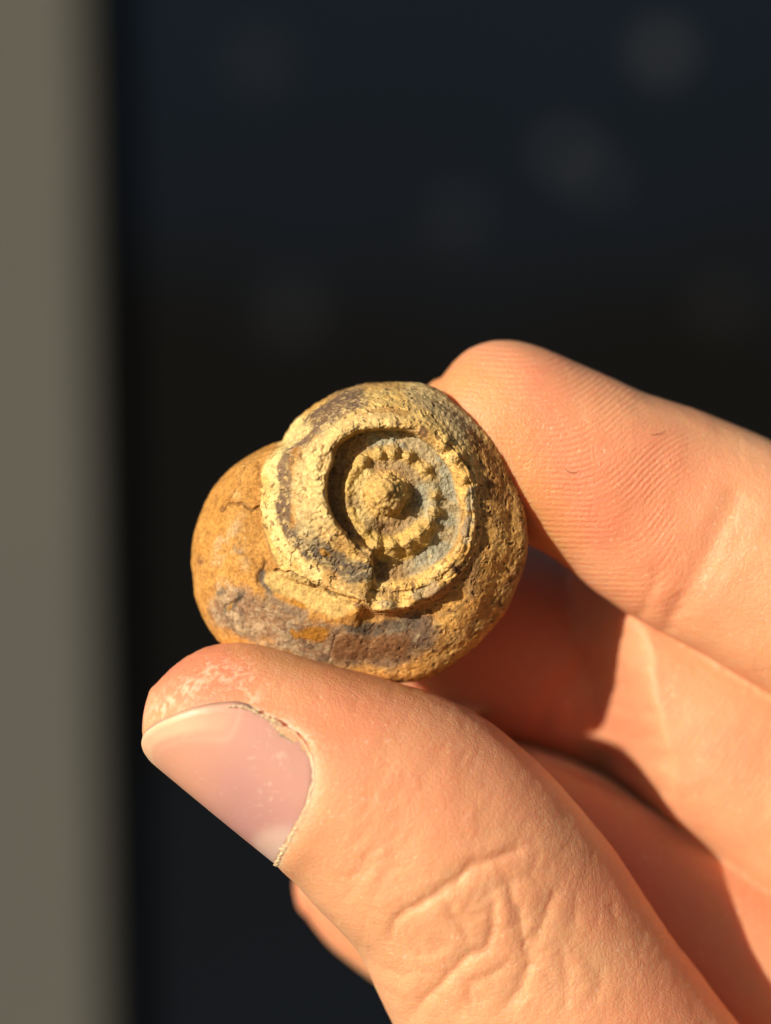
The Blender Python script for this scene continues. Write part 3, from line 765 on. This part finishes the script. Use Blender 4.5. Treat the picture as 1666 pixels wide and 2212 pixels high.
# fine lines across the back of the thumb
fl = fbm(np.stack([(HX * .5 - HY * .86) * K * .35, (HX * .86 + HY * .5) * K * 1.6, P[:, 1] * .4], -1), 1.0, 3, 70.)
D -= on_thumb * .03 * sstep(.15, .6, fl)
def lines(scale, off, w, ax):
    q = np.stack([(HX * ax[0] + HY * ax[1]) * K, (-HX * ax[1] + HY * ax[0]) * K * ax[2], P[:, 1] * .7], -1)
    return 1 - sstep(0, w, np.abs(fbm(q, scale, 3, off)))
knuckle = on_thumb * np.maximum(blob_(1080, 2010, 260), .75 * blob_(820, 1830, 150))
D -= knuckle * np.minimum(.095, .075 * lines(3.6, 5.1, .10, (.6, .8, .55)) + .065 * lines(2.6, 19.4, .12, (.8, -.6, .6)) + .035 * lines(1.4, 29.4, .16, (.9, .3, .8)))
back = on_thumb * (HX > 700) * (1 - knuckle)
D -= back * (.018 * lines(2.4, 15.4, .14, (.5, .86, .5)) + .012 * lines(1.2, 3.9, .2, (.86, -.5, .8)))
D -= (on_mid | (own == 'ring')) * (.03 * lines(3.2, 6.6, .12, (.85, .5, 2.2)) + .015 * lines(1.5, 2.2, .2, (.85, .5, 1.6)))
D -= on_index * sstep(1500, 1600, HX) * (.03 * lines(3.4, 8.6, .12, (.88, .47, 2.0)) + .015 * lines(1.4, 2.9, .2, (.88, .47, 1.6)))
tip_lines = np.sin((HY * .94 + HX * .25) * .42 + 3 * n1 + 2 * n2)
D += on_thumb * .02 * tip_lines * (1 - sstep(60, 150, np.hypot(HX - 470, HY - 1410)))
# the middle finger bends away from the lens beyond its last joint
BEND = on_mid * (1 - sstep(1290, 1425, HX + 12 * n2 - .22 * (HY - 1500)))
P0 = P.copy()
P = P + N * D[:, None]
P[:, 1] += 12.0 * BEND

# --- the thumb nail: a curved plate over the tip, seen from its own side
NAIL_N = np.array([-.17817796, -.53018071, -.82895177]); NAIL_T = np.array([-.94807601, -.13304759, .2888775])
NAIL_B = np.array([-.26344731, .83738089, -.47894546]); NAIL_O = np.array([-13.8753, -4.926, -22.2474]); NV0 = 2.6
half = [(0,6.9),(-1,6.75),(-2.1,6.3),(-3,5.75),(-4.1,4.8),(-5,3.75),(-5.7,2.6),(-6.2,1.5),(-6.55,.6),(-6.8,-.6),(-7.05,-3),(-7.2,-4.6),
        (-7.15,-5.8),(-6.9,-6.6),(-6.2,-7.2),(-5,-7.35),(-3.3,-7.05),(-1.5,-6.85),(0,-6.8)]
outl = np.array(half + [(-a, b) for a, b in half[-2:0:-1]], float)
outl = np.concatenate([outl, outl[:1]])
def resample(pts, n):
    c = np.concatenate([[0], np.cumsum(np.linalg.norm(np.diff(pts, axis=0), axis=1))])
    q = np.linspace(0, c[-1], n + 1)[:-1]
    return np.stack([np.interp(q, c, pts[:, 0]), np.interp(q, c, pts[:, 1])], -1)
ring = resample(outl, 260)
for _ in range(3): ring = .25 * np.roll(ring, 1, 0) + .5 * ring + .25 * np.roll(ring, -1, 0)
def inside(x, y, poly):
    r = np.zeros(x.shape, bool); j = len(poly) - 1
    for i in range(len(poly)):
        xi, yi = poly[i]; xj, yj = poly[j]
        c = ((yi > y) != (yj > y)) & (x < (xj - xi) * (y - yi) / (yj - yi + 1e-12) + xi)
        r ^= c; j = i
    return r
q = P0 - NAIL_O
nu, nv, nh = q @ NAIL_T, q @ NAIL_B - NV0, q @ NAIL_N
cand = np.where(on_thumb & (np.abs(nu) < 11) & (np.abs(nv) < 11) & (N @ NAIL_N > -.15) & (nh > -9))[0]
cu, cv, ch = nu[cand], nv[cand], nh[cand]
ins_ = inside(cv, cu, ring); edge_d, _ = dist_poly(cv, cu, np.concatenate([ring, ring[:1]]))
sdist = np.where(ins_, -edge_d, edge_d)
fit = ins_ & (cu < 5.5) & (np.abs(cv) < 6.6)
def basis(u, v): return np.stack([np.ones_like(u), u, u * u, v * v, v ** 4, v * 0 + v * .001], -1)
coef, *_ = np.linalg.lstsq(basis(cu[fit], cv[fit]), ch[fit], rcond=None)
def plate(u, v):
    v = np.clip(v, -7.6, 7.6)
    return basis(u, v) @ coef
tgt = plate(cu, cv)
hh = (P[cand] - NAIL_O) @ NAIL_N
nonfree = 1 - sstep(-3.2, 2.4, cu)                      # 1 along the folds, 0 at the free edge
new = np.where(sdist < -.35, np.minimum(hh, tgt - .35), np.where((sdist < .2) & (nonfree < .3), np.minimum(hh, tgt - .35), hh))
blend = sstep(.05, .7, sdist)
lift = sstep(-2.5, -.6, hh - tgt) * (.26 + .12 * fbm(P0[cand], 1.2, 2, 7.)) * np.exp(-((sdist - .8) / .6) ** 2) * nonfree * (sdist > 0)
to_fold = tgt + .02 + .12 * sstep(-.1, .4, sdist)
onplate = sstep(-1.6, -.5, hh - tgt)
w_ = (1 - sstep(.3, 2.4, sdist)) * (sdist > -.35) * nonfree * sstep(-3.6, -1.2, hh - tgt)
new = new * (1 - w_) + np.where(sdist < .25, to_fold, np.maximum(new, to_fold)) * w_ + lift
new -= .05 * np.exp(-((sdist - .1) / .22) ** 2) * (sdist > -.1) * onplate
P[cand] += (new - hh)[:, None] * NAIL_N
# relax the folds so that skin runs into skin
E = np.concatenate([Fq[:, [0, 1]], Fq[:, [1, 2]], Fq[:, [2, 3]], Fq[:, [3, 0]]])
soft_w = np.zeros(len(P)); soft_w[cand] = .85 * sstep(-10, -6, hh - tgt) * sstep(.05, .4, sdist) * (1 - sstep(2.6, 4.5, sdist))
near = soft_w > 0; E = E[near[E[:, 0]] | near[E[:, 1]]]
for _ in range(24):
    acc = np.zeros_like(P); cnt = np.zeros(len(P))
    np.add.at(acc, E[:, 0], P[E[:, 1]]); np.add.at(cnt, E[:, 0], 1)
    np.add.at(acc, E[:, 1], P[E[:, 0]]); np.add.at(cnt, E[:, 1], 1)
    P = np.where(near[:, None], P * (1 - soft_w[:, None]) + acc / np.maximum(cnt, 1)[:, None] * soft_w[:, None], P)

# --- skin colour masks
def blob(x, y, r): return np.exp(-((HX - x) ** 2 + (HY - y) ** 2) / (r * r))
red = np.zeros(len(P))
for x, y, r, s, fing in ((430,1430,140,1.0,on_thumb),(760,1500,190,.5,on_thumb),(1000,1680,200,.35,on_thumb),(1330,1920,130,.5,on_thumb),(1500,2150,170,.5,on_thumb),
        (990,830,130,.7,on_index),(1150,900,190,.6,on_index),(1330,1060,220,.6,on_index),(1180,1130,120,.5,on_index),(1440,1250,150,.5,on_index),
        (1480,1180,120,.5,on_index),(1150,1450,300,1.0,on_mid),(1550,1650,200,.35,on_mid),(1450,1950,300,.6,own == 'ring'),(690,1950,150,.7,own == 'little')):  # middle finger: extra red puts its red-orange shade into the skin colour
    red = np.maximum(red, s * blob(x, y, r) * fing)
red = np.clip(red * 1.25 + .16 * n2 + .16 * fbm(P0, 7, 3, 90.) + .06 * n1, 0, 1)
dd, loc = dist_poly(wx, wy, smooth_line([(335,1532),(400,1492),(470,1452),(520,1458),(560,1500),(610,1550),(660,1600)]))
pn = fbm(P0, .5, 3, 31.)
pale = (1 - sstep(5, 26, dd)) * sstep(.0, .4, pn) * .6 * on_thumb
crowd = (1 - sstep(0, 60, dd)) * sstep(.3, .5, fbm(P0, .35, 2, 44.)) * .5 * on_thumb
pale = np.maximum(pale, crowd)
edgem = np.zeros(len(P)); edgem[cand] = onplate * np.exp(-((sdist - .25) / .3) ** 2) * nonfree
pale = np.maximum(pale, edgem * .3 * sstep(-.4, .4, pn))
glow_line, _ = dist_poly(wx, wy, [(960,840),(1030,860),(1090,960),(1140,1100),(1170,1170)])
ochre_tint = on_index * (1 - sstep(10, 130, glow_line)) * .8  # orange glow from the shell, put into the skin colour as ochre
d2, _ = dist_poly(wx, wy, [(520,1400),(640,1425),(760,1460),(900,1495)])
ochre_tint = np.maximum(ochre_tint, on_thumb * (1 - sstep(4, 45, d2)) * .55)
# --- fingertip ridges on the index pad
zx, zy = z4(HX, HY)
f1 = zy - .06 * zx + .00022 * (zx - 500) ** 2 * .3
f2 = 1750 - np.hypot(zx - 1700, zy - 1350)
kk = 140.0; f = np.maximum(f1, f2) + np.maximum(kk - np.abs(f1 - f2), 0) ** 2 / (4 * kk)
phase = 2 * np.pi * f / 25.5 + 1.1 * n2 + .25 * n1
rm = on_index * FRONT * (1 - sstep(1050, 1420, zx + .15 * (zy - 900))) * (.25 + .75 * sstep(-.5, .5, fbm(P0, 3.2, 3, 66.)))
f3 = (HX * .82 + HY * .57)
rm2 = on_mid * FRONT * .35
phase = np.where(on_mid, 2 * np.pi * f3 / 14 + 2 * n2, phase)
rmask = np.where(on_mid, rm2, rm)

org = U(1100, 1900, 2)
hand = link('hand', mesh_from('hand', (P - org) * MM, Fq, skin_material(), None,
            {'redness': red, 'pale': pale, 'ochre': ochre_tint, 'ridge_phase': phase, 'ridge_mask': rmask}))
hand.location = org * MM
tag(hand, 'bare hand in sunlight pinching the fossil shell between thumb and fingertips', 'hand')

# nail plate
rad = np.concatenate([np.linspace(0, .9, 34), np.linspace(.92, 1.0, 9)])
vv = ring[None, :, 0] * rad[:, None]; uu = ring[None, :, 1] * rad[:, None]
hp = plate(uu, vv) + .04
hp = hp - .10 * sstep(.955, 1.0, rad)[:, None] ** 2
nailP = NAIL_O + uu[..., None] * NAIL_T + (vv + NV0)[..., None] * NAIL_B + hp[..., None] * NAIL_N
low = nailP[-1] - NAIL_N * .42
low2 = low * 1.0; cen = low.mean(0)
low2 = low + (cen - low) * .05
allP = np.concatenate([nailP, low[None], low2[None]])
m_ = ring.shape[0]; rows = allP.shape[0]
idx = np.arange(rows * m_).reshape(rows, m_); a, b = idx[:-1], idx[1:]
NF = np.stack([a, b, np.roll(b, -1, 1), np.roll(a, -1, 1)], -1).reshape(-1, 4)
nn = np.cross(allP[5, 20] - allP[4, 20], allP[4, 21] - allP[4, 20])
if nn @ NAIL_N < 0: NF = NF[:, ::-1]
fe, fl_ = dist_poly(vv, uu, np.array([(a_, b_) for a_, b_ in half[:8]][::-1] + [(-a_, b_) for a_, b_ in half[1:8]], float))
peach = np.array([.66, .345, .25]); mauve_ = np.array([.50, .268, .255]); free = np.array([.76, .52, .36]); lun = np.array([.62, .44, .39])
NC = np.ones(uu.shape + (3,)) * peach
NC = mix(NC, mauve_, sstep(3.6, -3.2, uu + .2 * vv) * (1 - .4 * sstep(2, 6, np.abs(vv))))
lu = np.hypot((uu + 8.2) / 3.9, (vv - .9) / 4.6)
NC = mix(NC, lun, (1 - sstep(.78, 1.12, lu)) * .85)
NC = mix(NC, free, (1 - sstep(.75, 1.35, fe)) * .95 * (1 - .85 * sstep(3.6, 6.2, np.abs(vv))))
NC = mix(NC, np.array([.75, .50, .38]), np.exp(-((fe - 1.5) / .25) ** 2) * .3)
flat = nailP.reshape(-1, 3)
rag = sstep(.42, .55, fbm(nailP, .5, 3, 12.)) * np.exp(-((uu + 5.2 + .25 * vv) / 1.3) ** 2) * sstep(0, -4, vv)
NC = mix(NC, np.array([.80, .64, .56]), rag * .3)
NC = np.concatenate([NC, NC[-1:], NC[-1:]])
nail = link('thumbnail', mesh_from('thumbnail', (allP.reshape(-1, 3) - org) * MM, NF, nail_material(), None, {'tint': NC.reshape(-1, 3)}), hand)

# dry ragged skin along the folds of the nail
i0 = np.argmin(np.hypot(ring[:, 0] + 6.3, ring[:, 1] - 1.0)); i1 = np.argmin(np.hypot(ring[:, 0] - 6.2, ring[:, 1] + 7.0))
path = ring[i0:i1]
path = np.stack([np.interp(np.linspace(0, 1, 420), np.linspace(0, 1, len(path)), path[:, k]) for k in (0, 1)], -1)
tang = np.gradient(path, axis=0); tang /= np.linalg.norm(tang, axis=1, keepdims=True)
outw = np.stack([-tang[:, 1], tang[:, 0]], -1)
if (outw[200] * path[200]).sum() < 0: outw = -outw
tt_ = np.linspace(0, 1, 420)
nz = lambda sc, o: fbm(np.stack([tt_ * 30, tt_ * 0 + o, tt_ * 0], -1), sc, 3, o)
wid = (.15 + .16 * nz(.55, 3.3) + .12 * nz(.2, 9.1)).clip(.02) * np.interp(tt_, [0, .06, .2, .32, .45, .6, .9, 1], [.3, 1.7, 1.6, .5, .7, 1.2, 1.3, .9])
ht = (.05 + .05 * nz(.5, 5.3) + .05 * nz(.2, 2.1)).clip(.01)
shift = np.interp(tt_, [0, .06, .2, .32, 1], [.1, .45, .4, .1, .1]) + .10 * nz(.5, 7.7)
al = np.arange(10) * 2 * np.pi / 10
cP = []
for k in range(420):
    ctr2 = path[k] + outw[k] * shift[k]
    for a_ in al:
        jit = 1 + .5 * (rng.random() - .5)
        w2 = ctr2 + outw[k] * math.cos(a_) * wid[k] * jit
        cP.append(NAIL_O + w2[1] * NAIL_T + (w2[0] + NV0) * NAIL_B + (plate(np.array([path[k][1]]), np.array([path[k][0]]))[0] + .12 + math.sin(a_) * ht[k] * jit) * NAIL_N)
cP = np.array(cP); idx = np.arange(4200).reshape(420, 10); a, b = idx[:-1], idx[1:]
CF = np.stack([a, b, np.roll(b, -1, 1), np.roll(a, -1, 1)], -1).reshape(-1, 4)
cuticle = link('cuticle', mesh_from('cuticle', (cP - org) * MM, CF, cuticle_material()), hand)

# two stray dark hairs lying on the index finger
def hair(pts, label):
    pts = smooth_line(pts, 16); out = []
    px_, py_ = proj(P)
    for x, y in pts:
        near_ = np.where((np.hypot(px_ - x, py_ - y) < 8) & on_index)[0]
        k = near_[np.argmin(P[near_, 1])]
        out.append(U(x, y, P[k, 1] - .06))
    out = np.array(out); o0 = out[0].copy()
    V = []
    for k, p in enumerate(out):
        d = out[min(k + 1, 15)] - out[max(k - 1, 0)]; d /= np.linalg.norm(d)
        a = np.cross(d, [0, 1, 0]); a /= np.linalg.norm(a); b = np.cross(d, a)
        w = .024 * (1 - .6 * abs(k / 7.5 - 1) ** 3)
        for t in range(6): V.append(p - o0 + w * (a * math.cos(t * math.pi / 3) + b * math.sin(t * math.pi / 3)))
    idx = np.arange(96).reshape(16, 6)
    F = np.stack([idx[:-1], np.roll(idx[:-1], -1, 1), np.roll(idx[1:], -1, 1), idx[1:]], -1).reshape(-1, 4)
    o = link('hair', mesh_from('hair', np.array(V) * MM, F, HAIR)); o.location = o0 * MM
    tag(o, label, 'hair', 'stray hairs on the index finger')
hm = Mat('dark_hair'); hm.set(Base_Color=(.12, .06, .035, 1), Roughness=.5); HAIR = hm.m
hair([(1404, 937), (1412, 939), (1424, 937), (1436, 931), (1439, 929)], 'short dark hair lying across the middle of the index finger pad')
hair([(1221, 1012), (1226, 1018), (1236, 1021), (1246, 1021), (1248, 1016)], 'tiny curled dark hair on the fingertip close beside the fossil')
